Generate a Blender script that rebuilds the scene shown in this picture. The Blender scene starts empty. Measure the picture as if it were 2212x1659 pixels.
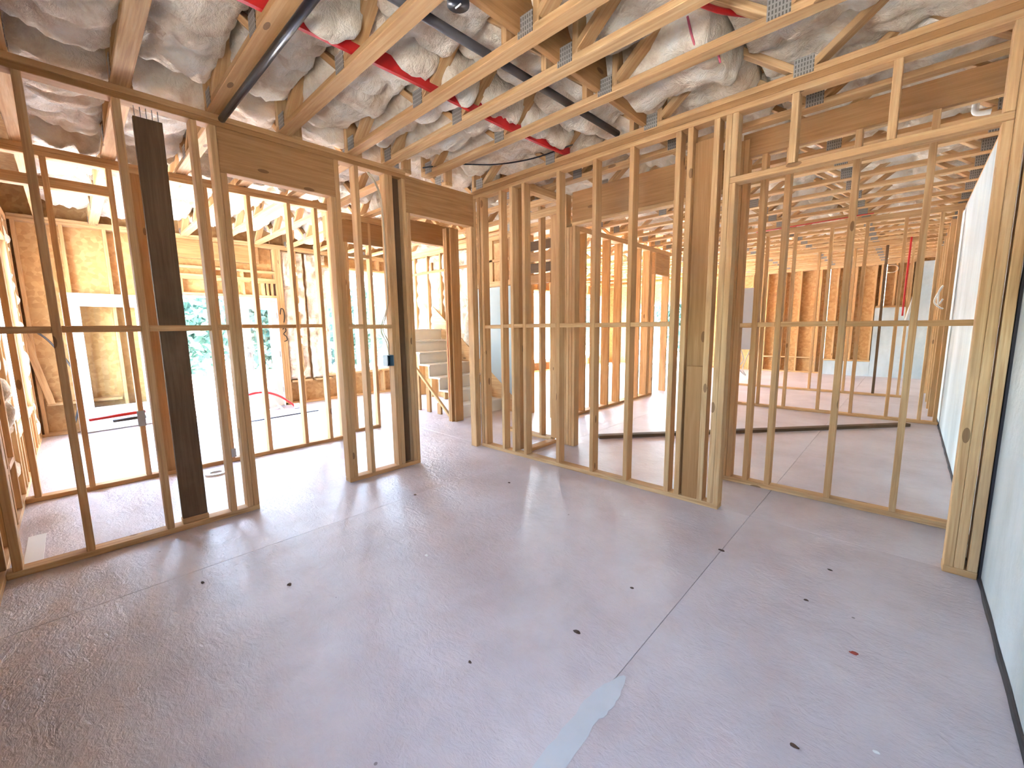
import bpy, bmesh, math, random
from mathutils import Vector, Matrix, noise
random.seed(7)
R = random.Random(11)
scn = bpy.context.scene
col = scn.collection

# ------------------------------------------------------------------ camera
F_PX, YAW, PITCH, ROLL = 900.207, 2.33075660, 0.134604734, -0.0134722184
CAM = Vector((3.46830988, -3.11256425, 1.33756914))
fw = Vector((math.cos(PITCH)*math.cos(YAW), math.cos(PITCH)*math.sin(YAW), -math.sin(PITCH)))
rt = fw.cross(Vector((0, 0, 1))).normalized()
up = rt.cross(fw)
c_, s_ = math.cos(ROLL), math.sin(ROLL)
r2 = c_*rt + s_*up
u2 = -s_*rt + c_*up
cd = bpy.data.cameras.new('camera')
cd.sensor_width = 36.0
cd.lens = F_PX/2212*36.0
cd.clip_start = 0.02
cam = bpy.data.objects.new('camera', cd)
M = Matrix((r2, u2, -fw)).transposed().to_4x4()
M.translation = CAM
cam.matrix_world = M
col.objects.link(cam)
scn.camera = cam

# ------------------------------------------------------------------ light
EXPOSURE = 4.75
SKY = 0.9
SUN = 5.0
scn.view_settings.view_transform = 'Standard'
scn.view_settings.look = 'None'
scn.view_settings.gamma = 1.0
scn.view_settings.use_curve_mapping = False
scn.view_settings.exposure = EXPOSURE
w = bpy.data.worlds.new('sky')
scn.world = w
w.use_nodes = True
wn = w.node_tree.nodes; wl = w.node_tree.links
wn.clear()
sky = wn.new('ShaderNodeTexSky')
sky.sky_type = 'NISHITA'
sky.sun_disc = False
sky.sun_elevation = math.radians(50)
sky.sun_rotation = math.radians(30)
sky.air_density = 1.0
sky.dust_density = 3.0
sky.ozone_density = 1.0
bg = wn.new('ShaderNodeBackground'); bg.inputs[1].default_value = SKY
wo = wn.new('ShaderNodeOutputWorld')
hz = wn.new('ShaderNodeMix'); hz.data_type = 'RGBA'; hz.inputs[0].default_value = .35     # thin bright haze over the blue
hz.inputs[7].default_value = (.61, .58, .55, 1)
wl.new(sky.outputs[0], hz.inputs[6]); wl.new(hz.outputs[2], bg.inputs[0]); wl.new(bg.outputs[0], wo.inputs[0])
sl = bpy.data.lights.new('sun', 'SUN'); sl.energy = SUN; sl.angle = math.radians(1.5); sl.color = (1, .95, .86)
so = bpy.data.objects.new('sun', sl); col.objects.link(so)
so.rotation_euler = Vector((-0.35, -0.6, -0.83)).to_track_quat('-Z', 'Y').to_euler()

def portal(cx, cy, cz, sx, sz, n):
    l = bpy.data.lights.new('window_portal', 'AREA'); l.shape = 'RECTANGLE'; l.size = sx; l.size_y = sz
    l.energy = 1; l.cycles.is_portal = True
    o = bpy.data.objects.new('window_portal', l); col.objects.link(o)
    o.location = (cx, cy, cz)
    o.rotation_euler = Vector(n).to_track_quat('-Z', 'Z').to_euler()

# ------------------------------------------------------------------ materials
def newmat(name):
    m = bpy.data.materials.new(name); m.use_nodes = True
    nt = m.node_tree; nt.nodes.clear()
    out = nt.nodes.new('ShaderNodeOutputMaterial'); b = nt.nodes.new('ShaderNodeBsdfPrincipled')
    nt.links.new(b.outputs[0], out.inputs[0])
    return m, nt, b
def N(nt, typ, **kw):
    n = nt.nodes.new(typ)
    for k, v in kw.items(): setattr(n, k, v)
    return n
def L(nt, a, b): nt.links.new(a, b)
def math_(nt, op, a, b=None, clamp=False):
    n = nt.nodes.new('ShaderNodeMath'); n.operation = op; n.use_clamp = clamp
    for i, v in enumerate((a, b)):
        if v is None: continue
        if isinstance(v, (int, float)): n.inputs[i].default_value = v
        else: nt.links.new(v, n.inputs[i])
    return n.outputs[0]
def mix(nt, fac, a, b, mode='MIX'):
    n = nt.nodes.new('ShaderNodeMix'); n.data_type = 'RGBA'; n.blend_type = mode
    for s, v in ((n.inputs[0], fac), (n.inputs[6], a), (n.inputs[7], b)):
        if isinstance(v, (int, float)): s.default_value = v
        elif isinstance(v, tuple): s.default_value = v if len(v) == 4 else (*v, 1)
        else: nt.links.new(v, s)
    return n.outputs[2]
def ramp(nt, fac, stops):
    n = nt.nodes.new('ShaderNodeValToRGB'); e = n.color_ramp.elements
    while len(e) < len(stops): e.new(.5)
    for q, (p_, c) in zip(e, stops):
        q.position = p_; q.color = (*c, 1) if len(c) == 3 else c
    nt.links.new(fac, n.inputs[0]); return n.outputs[0]
def noise_(nt, vec, scale, detail=3, rough=.55, dist=0):
    n = nt.nodes.new('ShaderNodeTexNoise'); n.inputs['Scale'].default_value = scale; n.inputs['Detail'].default_value = detail
    n.inputs['Roughness'].default_value = rough; n.inputs['Distortion'].default_value = dist
    nt.links.new(vec, n.inputs['Vector']); return n.outputs['Fac']
def objvec(nt, scale=(1, 1, 1), rnd=True, kind='Object'):
    tc = N(nt, 'ShaderNodeTexCoord'); v = tc.outputs[kind]
    rv = None
    if rnd:
        oi = N(nt, 'ShaderNodeObjectInfo'); rv = oi.outputs['Random']
        sc = N(nt, 'ShaderNodeVectorMath', operation='ADD'); L(nt, v, sc.inputs[0])
        k = N(nt, 'ShaderNodeCombineXYZ')
        for i, f in enumerate((37.3, 91.7, 53.1)): L(nt, math_(nt, 'MULTIPLY', rv, f), k.inputs[i])
        L(nt, k.outputs[0], sc.inputs[1]); v = sc.outputs[0]
    mp = N(nt, 'ShaderNodeMapping'); mp.inputs['Scale'].default_value = scale; L(nt, v, mp.inputs['Vector'])
    return mp.outputs[0], rv
def bump(nt, b, h, strength, dist=.01):
    n = N(nt, 'ShaderNodeBump'); n.inputs['Strength'].default_value = strength; n.inputs['Distance'].default_value = dist
    L(nt, h, n.inputs['Height']); L(nt, n.outputs[0], b.inputs['Normal'])

def wood(name, axis, dark, mid, light, knots=True):
    m, nt, b = newmat(name)
    s = [26, 26, 26]; s[axis] = 1.1
    v, rv = objvec(nt, tuple(s))
    g = noise_(nt, v, 1.6, 4, .6, .8)
    c = ramp(nt, g, [(.25, dark), (.5, mid), (.75, light)])
    s2 = [120, 120, 120]; s2[axis] = 5
    v2, _ = objvec(nt, tuple(s2))
    f = noise_(nt, v2, 1, 2)
    c = mix(nt, .35, c, ramp(nt, f, [(.3, (.55, .5, .45)), (.7, (1, 1, 1))]), 'MULTIPLY')
    # board-to-board tint
    c = mix(nt, math_(nt, 'MULTIPLY', rv, .55), c, (dark[0]*1.05, dark[1]*.97, dark[2]*.85))
    v3, _ = objvec(nt, (1, 1, 1))
    d = noise_(nt, v3, 2.3, 4)
    c = mix(nt, math_(nt, 'MULTIPLY', math_(nt, 'SUBTRACT', d, .56, True), 1.6, True), c, (.30, .22, .15))
    if knots:
        s4 = [9, 9, 9]; s4[axis] = 3.2
        v4, _ = objvec(nt, tuple(s4))
        vo = N(nt, 'ShaderNodeTexVoronoi'); vo.inputs['Scale'].default_value = 1; L(nt, v4, vo.inputs['Vector'])
        k = math_(nt, 'LESS_THAN', vo.outputs['Distance'], .13)
        sep = N(nt, 'ShaderNodeSeparateColor'); L(nt, vo.outputs['Color'], sep.inputs[0])
        k = math_(nt, 'MULTIPLY', k, math_(nt, 'LESS_THAN', sep.outputs[0], .35))
        c = mix(nt, math_(nt, 'MULTIPLY', k, .75), c, (.16, .075, .03))
    L(nt, c, b.inputs['Base Color']); b.inputs['Roughness'].default_value = .72; b.inputs['Specular IOR Level'].default_value = .25
    bump(nt, b, f, .12, .002)
    return m
PD, PM, PL = (.46, .245, .10), (.65, .395, .185), (.78, .545, .30)
WOOD = [wood('pine_'+'xyz'[a], a, PD, PM, PL) for a in range(3)]
BD, BM, BL = (.34, .17, .065), (.47, .25, .10), (.57, .33, .145)
BEAM = [wood('beam_'+'xyz'[a], a, BD, BM, BL) for a in range(3)]
DD, DM, DL = (.11, .062, .03), (.16, .092, .048), (.21, .125, .068)
DARKW = [wood('dark_'+'xyz'[a], a, DD, DM, DL, False) for a in range(3)]

def osb():
    m, nt, b = newmat('oriented_strand_board')
    v, rv = objvec(nt, (14, 14, 14))
    vo = N(nt, 'ShaderNodeTexVoronoi'); vo.inputs['Scale'].default_value = 1.5; L(nt, v, vo.inputs['Vector'])
    sep = N(nt, 'ShaderNodeSeparateColor'); L(nt, vo.outputs['Color'], sep.inputs[0])
    c = ramp(nt, sep.outputs[0], [(0, (.50, .27, .10)), (.5, (.60, .345, .14)), (1, (.68, .42, .19))])
    v2, _ = objvec(nt, (5, 5, 5))
    c = mix(nt, math_(nt, 'MULTIPLY', noise_(nt, v2, 1, 4), .45), c, (.42, .20, .065))
    L(nt, c, b.inputs['Base Color']); b.inputs['Roughness'].default_value = .8
    bump(nt, b, vo.outputs['Distance'], .15, .004)
    return m
OSB = osb()

def floor_mat():
    m, nt, b = newmat('troweled_concrete')
    v, _ = objvec(nt, (1, 1, 1), False)
    big = noise_(nt, v, 1.3, 6, .62)
    c = ramp(nt, big, [(.3, (.50, .42, .42)), (.5, (.595, .52, .53)), (.7, (.67, .60, .61))])
    v2, _ = objvec(nt, (1, 1.0, 1), False)
    blot = noise_(nt, v2, 4.5, 6, .65)
    c = mix(nt, math_(nt, 'MULTIPLY', math_(nt, 'SUBTRACT', blot, .52, True), 1.6, True), c, (.47, .375, .36))
    sp = N(nt, 'ShaderNodeTexVoronoi'); sp.inputs['Scale'].default_value = 11; L(nt, v, sp.inputs['Vector'])
    sc = N(nt, 'ShaderNodeSeparateColor'); L(nt, sp.outputs['Color'], sc.inputs[0])
    k = math_(nt, 'MULTIPLY', math_(nt, 'LESS_THAN', sp.outputs['Distance'], .07), math_(nt, 'LESS_THAN', sc.outputs[1], .09))
    c = mix(nt, math_(nt, 'MULTIPLY', k, .7), c, (.13, .09, .08))
    L(nt, c, b.inputs['Base Color'])
    v3, _ = objvec(nt, (34, 62, 30), False)
    h1 = noise_(nt, v3, 1, 5, .62, .6)
    v4, _ = objvec(nt, (9, 14, 9), False)
    h2 = noise_(nt, v4, 1, 4, .6, 1.2)
    h = math_(nt, 'ADD', math_(nt, 'MULTIPLY', h1, .6), h2)
    bump(nt, b, h, .62, .012)
    b.inputs['Roughness'].default_value = .40; b.inputs['Specular IOR Level'].default_value = .55
    return m
FLOOR = floor_mat()

def concrete():
    m, nt, b = newmat('poured_concrete_wall')
    v, _ = objvec(nt, (1, 1, .35), False)
    a = noise_(nt, v, 1.8, 5, .6)
    c = ramp(nt, a, [(.3, (.34, .38, .39)), (.5, (.47, .515, .53)), (.7, (.60, .64, .66))])
    v2, _ = objvec(nt, (1, 1, 1), False)
    c = mix(nt, math_(nt, 'MULTIPLY', math_(nt, 'SUBTRACT', noise_(nt, v2, 3.5, 5), .5, True), 1.5, True), c, (.54, .535, .46))
    L(nt, c, b.inputs['Base Color']); b.inputs['Roughness'].default_value = .55
    bump(nt, b, noise_(nt, v2, 16, 4), .35, .02)
    return m
CONC = concrete()

def fiber(name, cols, b1=.65):
    m, nt, b = newmat(name)
    v, rv = objvec(nt, (1, 1, 1), True)
    a = noise_(nt, v, 5, 5, .6, .5)
    c = ramp(nt, a, [(.3, cols[0]), (.5, cols[1]), (.72, cols[2])])
    L(nt, c, b.inputs['Base Color']); b.inputs['Roughness'].default_value = .95; b.inputs['Specular IOR Level'].default_value = .06
    v2, _ = objvec(nt, (40, 90, 40), True)
    h = math_(nt, 'ADD', math_(nt, 'MULTIPLY', noise_(nt, v2, 1, 4, .65, 1), .25), math_(nt, 'MULTIPLY', noise_(nt, v, 11, 7, .62, 1.0), 1.6))
    bump(nt, b, h, b1, .06)
    b.inputs['Sheen Weight'].default_value = .0
    return m
FIBER = fiber('fibreglass', [(.70, .51, .35), (.92, .79, .63), (.96, .90, .80)])

def flat(name, c, rough=.5, metal=0, spec=.5, var=.0):
    m, nt, b = newmat(name)
    v, rv = objvec(nt, (1, 1, 1))
    a = noise_(nt, v, 9, 3)
    d = tuple(x*(1-var) for x in c)
    L(nt, mix(nt, a, d, c), b.inputs['Base Color'])
    b.inputs['Roughness'].default_value = rough; b.inputs['Metallic'].default_value = metal; b.inputs['Specular IOR Level'].default_value = spec
    return m
STEEL = flat('galvanised_steel', (.42, .41, .40), .45, .6, var=.25)
def plate_mat():
    m, nt, b = newmat('toothed_plate_steel')
    v, rv = objvec(nt, (1, 1, 1), False); sp = N(nt, 'ShaderNodeSeparateXYZ'); L(nt, v, sp.inputs[0])
    st = math_(nt, 'SINE', math_(nt, 'MULTIPLY', sp.outputs[0], 430)); r_ = math_(nt, 'SINE', math_(nt, 'MULTIPLY', sp.outputs[2], 260))
    k = math_(nt, 'MULTIPLY', math_(nt, 'GREATER_THAN', st, .1), math_(nt, 'GREATER_THAN', r_, -.5))
    L(nt, mix(nt, k, (.36, .32, .28), (.14, .12, .10)), b.inputs['Base Color'])
    b.inputs['Roughness'].default_value = .5; b.inputs['Metallic'].default_value = .25
    return m
PLATE = plate_mat()
BLACKP = flat('black_pipe', (.012, .012, .018), .28)
GREYP = flat('dark_grey_pipe', (.06, .05, .05), .5)
RED = flat('red_plastic', (.55, .012, .012), .4)
WHITE = flat('white_paint', (.80, .80, .78), .4, var=.05)
WHITEP = flat('white_plastic', (.78, .77, .74), .4)
BLUEB = flat('blue_grey_plastic', (.10, .17, .22), .4)
PALE = flat('pale_overexposed_wood', (.80, .74, .66), .6, var=.12)  # pale new wood, lightened further: the stair's overexposure is in the colour
DRYW = flat('drywall', (.40, .445, .445), .8, var=.05)
PANELG = flat('light_grey_enamel', (.62, .60, .62), .45, var=.04)
CABLE = flat('yellowed_cable', (.55, .45, .30), .5)
TAR = flat('dark_foam_joint', (.03, .02, .022), .8, var=.3)
PATCH = flat('skim_patch', (.66, .67, .69), .5, var=.2)
CHIP = flat('dark_debris', (.10, .055, .035), .8, var=.4)
REDPAINT = flat('orange_red_spray_paint', (.75, .10, .05), .6)
GROUND = flat('pale_patio', (.72, .70, .66), .8, var=.15)
BARK = flat('bark', (.12, .09, .06), .9, var=.3)
def leafmat():
    m, nt, b = newmat('leaf_green')
    v, rv = objvec(nt, (1, 1, 1), False)
    c = ramp(nt, noise_(nt, v, 3, 3), [(.3, (.008, .028, .022)), (.5, (.018, .05, .042)), (.7, (.035, .08, .066))])
    L(nt, c, b.inputs['Base Color']); b.inputs['Roughness'].default_value = .45
    tl = N(nt, 'ShaderNodeBsdfTranslucent'); L(nt, mix(nt, .06, c, (.45, .75, .55)), tl.inputs[0])
    mx = N(nt, 'ShaderNodeMixShader'); mx.inputs[0].default_value = .5; L(nt, b.outputs[0], mx.inputs[1]); L(nt, tl.outputs[0], mx.inputs[2])
    L(nt, mx.outputs[0], nt.nodes['Material Output'].inputs[0])
    return m
LEAF = leafmat()
def glassmat():
    m = bpy.data.materials.new('clear_glass'); m.use_nodes = True; nt = m.node_tree; nt.nodes.clear()
    out = N(nt, 'ShaderNodeOutputMaterial'); t = N(nt, 'ShaderNodeBsdfTransparent'); g = N(nt, 'ShaderNodeBsdfGlossy')
    t.inputs[0].default_value = (.93, .96, .95, 1); g.inputs['Roughness'].default_value = .02
    f = N(nt, 'ShaderNodeMath', operation='MULTIPLY_ADD'); lw = N(nt, 'ShaderNodeLayerWeight'); L(nt, math_(nt, 'POWER', lw.outputs['Facing'], 5), f.inputs[0]); f.inputs[1].default_value = .6; f.inputs[2].default_value = .04
    mx = N(nt, 'ShaderNodeMixShader'); L(nt, f.outputs[0], mx.inputs[0]); L(nt, t.outputs[0], mx.inputs[1]); L(nt, g.outputs[0], mx.inputs[2])
    L(nt, mx.outputs[0], out.inputs[0]); return m
GLASS = glassmat()

# ------------------------------------------------------------------ builders
_cache = {}
def chamfer_box(dx, dy, dz, mat, bev=.003):
    key = (round(dx, 3), round(dy, 3), round(dz, 3), mat.name, bev)
    if key in _cache: return _cache[key]
    bm = bmesh.new()
    bmesh.ops.create_cube(bm, size=1, matrix=Matrix.Diagonal((dx, dy, dz, 1)))
    b_ = min(bev, .3*min(dx, dy, dz))
    if bev > 0:
        bmesh.ops.bevel(bm, geom=bm.edges[:], offset=b_, segments=1, affect='EDGES', profile=.5)
    me = bpy.data.meshes.new('box'); bm.to_mesh(me); bm.free()
    me.materials.append(mat); _cache[key] = me
    return me
def link(name, me, parent=None, loc=(0, 0, 0)):
    o = bpy.data.objects.new(name, me); col.objects.link(o); o.location = loc
    if parent is not None:
        o.parent = parent
        off = Vector(); q = parent
        while q is not None: off += q.location; q = q.parent
        o.location = Vector(loc) - off
    return o
def box(name, parent, x0, x1, y0, y1, z0, z1, mats=None, bev=.003, rz=0):
    mats = WOOD if mats is None else mats
    d = (x1-x0, y1-y0, z1-z0)
    m = mats[max(range(3), key=lambda i: d[i])] if isinstance(mats, list) else mats
    o = link(name, chamfer_box(*d, m, bev), parent, ((x0+x1)/2, (y0+y1)/2, (z0+z1)/2))
    if rz: o.rotation_euler.z = rz
    return o
def thing(name, label, cat, loc=(0, 0, 0), group=None):
    o = bpy.data.objects.new(name, None); col.objects.link(o); o.location = loc
    o.empty_display_size = .1
    o['label'] = label; o['category'] = cat
    if group: o['group'] = group
    return o
def tag(o, label, cat, group=None):
    o['label'] = label; o['category'] = cat
    if group: o['group'] = group
    return o
def struct(name):
    o = bpy.data.objects.new(name, None); col.objects.link(o); o['kind'] = 'structure'; return o
def mesh_obj(name, verts, faces, mat, parent=None, smooth=False, loc=(0, 0, 0)):
    me = bpy.data.meshes.new(name); me.from_pydata(verts, [], faces); me.update()
    if mat: me.materials.append(mat)
    if smooth: me.polygons.foreach_set('use_smooth', [True]*len(me.polygons))
    return link(name, me, parent, loc)
def tube_data(pts, r, n=8):
    pts = [Vector(p) for p in pts]
    V, Fc = [], []
    prev = None
    for i, p in enumerate(pts):
        t = (pts[min(i+1, len(pts)-1)] - pts[max(i-1, 0)]).normalized()
        a = t.orthogonal().normalized() if prev is None else (prev - t*prev.dot(t)).normalized()
        prev = a; b = t.cross(a)
        for k in range(n):
            q = 2*math.pi*k/n
            V.append(p + r*(math.cos(q)*a + math.sin(q)*b))
    for i in range(len(pts)-1):
        for k in range(n):
            Fc.append((i*n+k, i*n+(k+1) % n, (i+1)*n+(k+1) % n, (i+1)*n+k))
    Fc.append(tuple(range(n-1, -1, -1))); Fc.append(tuple((len(pts)-1)*n+k for k in range(n)))
    return V, Fc
def tube(name, pts, r, mat, parent=None, n=8):
    V, Fc = tube_data(pts, r, n)
    return mesh_obj(name, [tuple(v) for v in V], Fc, mat, parent, True)
def smooth_path(ctrl, seg=6):
    P = [Vector(c) for c in ctrl]; out = []
    for i in range(len(P)-1):
        p0, p1, p2, p3 = P[max(i-1, 0)], P[i], P[i+1], P[min(i+2, len(P)-1)]
        for k in range(seg):
            t = k/seg
            out.append(.5*((2*p1)+(-p0+p2)*t+(2*p0-5*p1+4*p2-p3)*t*t+(-p0+3*p1-3*p2+p3)*t**3))
    out.append(P[-1]); return out
S, D = .038, .089
ZP = 2.695
ORD = ['first', 'second', 'third', 'fourth', 'fifth', 'sixth', 'seventh', 'eighth', 'ninth', 'tenth', 'eleventh', 'twelfth', 'thirteenth',
       'fourteenth', 'fifteenth', 'sixteenth', 'seventeenth', 'eighteenth', 'nineteenth', 'twentieth', 'twenty-first', 'twenty-second', 'twenty-third', 'twenty-fourth', 'twenty-fifth', 'twenty-sixth']

# ------------------------------------------------------------------ floor and shell
floor = box('floor', None, -5.3, 3.84, -3.62, 10.9, -.20, -.012, FLOOR, 0); floor['kind'] = 'structure'
gx = [-5.3, -1.55, .655, 2.758, 3.84]; gy = [-3.62, .05, 6.2, 10.9]
for i in range(len(gx)-1):
    for j in range(len(gy)-1):
        o = box('slab', floor, gx[i]+.0012, gx[i+1]-.0012, gy[j]+.0012, gy[j+1]-.0012, -.03, 0, FLOOR, .0012)
# one coordinate frame for the concrete texture: shift object coords by giving each slab its own offset is not wanted visually apart from sheet variation
ground = box('ground', None, -40, 40, -40, 40, -.45, -.21, GROUND, 0); ground['kind'] = 'structure'

ceil = struct('ceiling')
for i in range(4):
    for j in range(12):
        x0 = -5.0+i*2.44; y0 = -3.7+j*1.22
        box('deck_panel', ceil, x0, x0+2.436, y0, y0+1.216, 3.19, 3.21, OSB, 0)
box('roof_deck', ceil, -5.2, 5.0, -3.8, 11.1, 3.215, 3.35, OSB, 0)

wr = box('wall_right', None, 3.842, 4.05, -3.62, 10.9, -.2, 2.74, CONC, .004); wr['kind'] = 'structure'
box('sill_plate', wr, 3.846, 3.985, -3.6, 10.9, 2.742, 2.78)
box('rim_board', wr, 3.96, 3.998, -3.6, 10.9, 2.782, 3.188, BEAM)
# dark joint between floor slab and concrete wall
V, Fc = [], []
n_ = 90
for i in range(n_+1):
    y = -3.5+i*(10.5/n_)
    wd = .012+.006*noise.noise(Vector((y*5, 0, 0))); ht = .022+.008*noise.noise(Vector((y*4, 3, 0)))
    V += [(3.8405, y, .001), (3.8405-wd, y, .001), (3.8405-wd*.6, y, ht*.7), (3.8405, y, ht)]
    if i:
        a = (i-1)*4; b = i*4
        Fc += [(a+k, a+(k+1) % 4, b+(k+1) % 4, b+k) for k in range(4)]
Fc += [(3, 2, 1, 0), tuple(n_*4+k for k in range(4))]
tr = mesh_obj('floor_joint_right', V, Fc, TAR); tr['kind'] = 'structure'

# ------------------------------------------------------------------ stud wall helpers
def stud_y(par, xf, yc, z0=S, z1=ZP, dep=D, mats=None, name='stud', w_=S):
    """stud in a wall running along Y, front face at xf facing +x"""
    t = R.uniform(-.0012, .0012)
    return box(name, par, xf-dep+t, xf+t, yc-w_/2, yc+w_/2, z0, z1, mats)
def stud_x(par, yf, xc, z0=S, z1=ZP, dep=D, mats=None, name='stud', w_=S):
    t = R.uniform(-.0012, .0012)
    return box(name, par, xc-w_/2, xc+w_/2, yf+t, yf+dep+t, z0, z1, mats)
def blocks_y(par, xf, ys, z=1.36, dep=D):
    for a, b in zip(ys[:-1], ys[1:]):
        if b-a > .06:
            j = R.uniform(-.004, .004)
            box('blocking', par, xf-dep+.002, xf-.001, a+S/2+.001, b-S/2-.001, z-S/2+j, z+S/2+j)
def blocks_x(par, yf, xs, z=1.35, dep=D):
    for a, b in zip(xs[:-1], xs[1:]):
        if b-a > .06:
            j = R.uniform(-.004, .004)
            box('blocking', par, a+S/2+.001, b-S/2-.001, yf+.001, yf+dep-.002, z-S/2+j, z+S/2+j)

# ------------------------------------------------------------------ wall_left (wall A, x = 0)
A = struct('wall_left')
box('bottom_plate', A, -D, 0, -3.49, -2.255, .0005, S)
box('bottom_plate', A, -D, 0, -1.545, -.810, .0005, S)
box('top_plate', A, -D, 0, -3.49, -.84, ZP, ZP+S-.001, BEAM)
box('top_plate', A, -D, 0, -3.49, -.84, ZP+S, ZP+2*S)
sA = [-3.445, -3.158, -2.780, -2.418]
for y in sA: stud_y(A, 0, y)
stud_y(A, 0, -2.313)                       # king
stud_y(A, 0, -2.274, z1=2.405)             # jack
wbd = box('wide_board', A, -.058, -.02, -2.712, -2.572, .075, 2.63, DARKW)
box('block', A, -.075, -.012, -2.715, -2.568, S+.001, .0745)
for k in range(5):
    tube('nail', [(-.04, -2.70+k*.028, 2.60), (-.04, -2.70+k*.028, 2.694)], .0022, STEEL, wbd, 5)
blocks_y(A, 0, [-3.445, -3.158, -2.780, -2.418, -2.313], 1.362)
stud_y(A, 0, -1.526, z1=2.405)             # jack
stud_y(A, 0, -1.487)                       # king
stud_y(A, 0, -1.318)
stud_y(A, 0, -1.040); stud_y(A, 0, -1.0005)
box('flat_stud', A, -.089, -.051, -.980, -.892, S, ZP, DARKW)
stud_y(A, 0, -.868)
stud_y(A, 0, -.829, z1=2.405)
blocks_y(A, 0, [-1.487, -1.318, -1.04], 1.360)
box('header', A, -.080, -.001, -2.293, -1.507, 2.406, 2.694, BEAM)
box('header', A, -.080, -.001, -.848, -.022, 2.406, 2.732, BEAM)
stud_y(A, 0, -.041, z0=.0, z1=2.405)
stud_y(A, 0, -.002, z0=.0)

# ------------------------------------------------------------------ wall_back (wall B, y = 0)
B = struct('wall_back')
box('bottom_plate', B, .02, 2.556, 0, D, .0005, S)
box('bottom_plate', B, 3.70, 3.828, 0, D, .0005, S)
box('top_plate', B, -.088, 3.838, 0, D, ZP, ZP+S-.001)
box('top_plate', B, -.088, 3.838, 0, D, ZP+S, ZP+2*S, BEAM)
sB = [.045, .094, .374, .524, .686, 1.102, 1.478, 1.811, 2.168, 2.252]
for x in sB: stud_x(B, 0, x)
stud_x(B, .09, .524, mats=BEAM)            # second stud behind, carries the closet partition
box('flat_stud', B, 2.272, 2.404, .045, .083, S, 2.60, BEAM)
box('flat_stud', B, 2.290, 2.404, .006, .044, S, 1.04, BEAM)
stud_x(B, 0, 2.425)
stud_x(B, 0, 2.499)
stud_x(B, 0, 2.538, z1=2.262)
blocks_x(B, 0, [.094, .374, .524, .686, 1.102, 1.478, 1.811, 2.168], 1.350)
# wide opening
for x in (3.721, 3.760, 3.808): stud_x(B, 0, x, z1=2.262 if x < 3.73 else ZP)
box('spacer_block', B, 3.780, 3.788, .02, .07, .055, .085, DARKW)
box('header', B, 2.519, 3.74, .001, D-.001, 2.263, 2.301)
for x in (2.863, 3.311): stud_x(B, 0, x, 2.302, ZP, name='cripple_stud')
stud_x(B, 0, 2.538, 2.302, ZP, name='cripple_stud'); stud_x(B, 0, 3.721, 2.302, ZP, name='cripple_stud')
# dark gap filler between last stud and concrete
V, Fc = [], []
for i in range(61):
    z = i*2.7/60; wd = .010+.004*noise.noise(Vector((0, 9, z*6)))
    V += [(3.8415, .004, z), (3.8415-wd, .004, z), (3.8415-wd, .05, z), (3.8415, .05, z)]
    if i:
        a = (i-1)*4; b = i*4
        Fc += [(a+k, a+(k+1) % 4, b+(k+1) % 4, b+k) for k in range(4)]
mesh_obj('foam_gap', V, Fc, TAR, B)

# ------------------------------------------------------------------ partitions beyond
# C: closet back, y = .67
C = thing('stud_framing', 'pale stud partition closing the back of the shallow closet beyond the wide opening', 'stud wall', (2.4, .70, 0))
box('bottom_plate', C, 2.37, 3.838, .67, .759, .0005, S)
box('header', C, 2.403, 3.838, .672, .711, 2.625, 2.80, BEAM)
box('top_plate', C, 2.403, 3.838, .7125, .759, 2.625, 2.663)
sC = [2.392, 2.432, 2.559, 2.719, 3.113, 3.480, 3.818]
for i, x in enumerate(sC): stud_x(C, .67, x, z1=2.623 if i > 1 else 2.76)
blocks_x(C, .67, sC[1:], 1.333)

Hb = thing('header_beam', 'solid tan double header beam over the opening behind the stud wall', 'beam', (1.55, .7, 2.43))
box('ply', Hb, .78, 2.40, .672, .710, 2.43, 2.732, BEAM)
box('ply', Hb, .78, 2.40, .712, .750, 2.43, 2.732, BEAM)
box('bottom_strip', Hb, .78, 2.40, .668, .756, 2.392, 2.429)
Po = thing('support_post', 'three-ply stud post carrying the tan header beam beyond the closet framing', 'post', (.79, .7, 0))
for k in range(3): box('ply', Po, .715+k*.0385, .715+k*.0385+.037, .66, .75, .0005, 2.39)
box('king_stud', Po, .676, .713, .66, .75, .0005, 2.73)

Dw = thing('stud_framing', 'short stud partition running back from the stud wall beside the three-ply post', 'stud wall', (.6, .4, 0))
box('bottom_plate', Dw, .50, .589, .18, .66, .0005, S)
box('top_plate', Dw, .50, .589, .09, .66, ZP, ZP+2*S)
box('end_stud', Dw, .47, .60, .70, .738, S, 2.60)
box('cross_plate', Dw, -.30, .47, .70, .789, .0005, S)
box('cross_plate', Dw, -.30, .60, .70, .789, ZP, ZP+2*S)
for x in (.31, -.05): stud_x(Dw, .70, x)
box('ledger', Dw, .12, .60, .66, .698, 2.56, 2.64)

# E: long partition with turned studs, x = -.1
E_ = thing('stud_framing', 'long stud partition of deep orange-lit studs beyond the three-ply post', 'stud wall', (-.1, 3.4, 0))
box('bottom_plate', E_, -.24, -.10, 1.72, 4.62, .0005, S)
box('top_plate', E_, -.24, -.10, 1.72, 5.3, ZP, ZP+2*S)
for y in (2.27, 2.62, 2.96, 3.34, 4.02, 4.36, 4.44): stud_y(E_, -.10, y, dep=.14)
for y in (4.60, 5.22): stud_y(E_, -.10, y, dep=.14, z0=0)
box('header', E_, -.235, -.105, 4.58, 5.24, 2.30, 2.69, BEAM)

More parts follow.
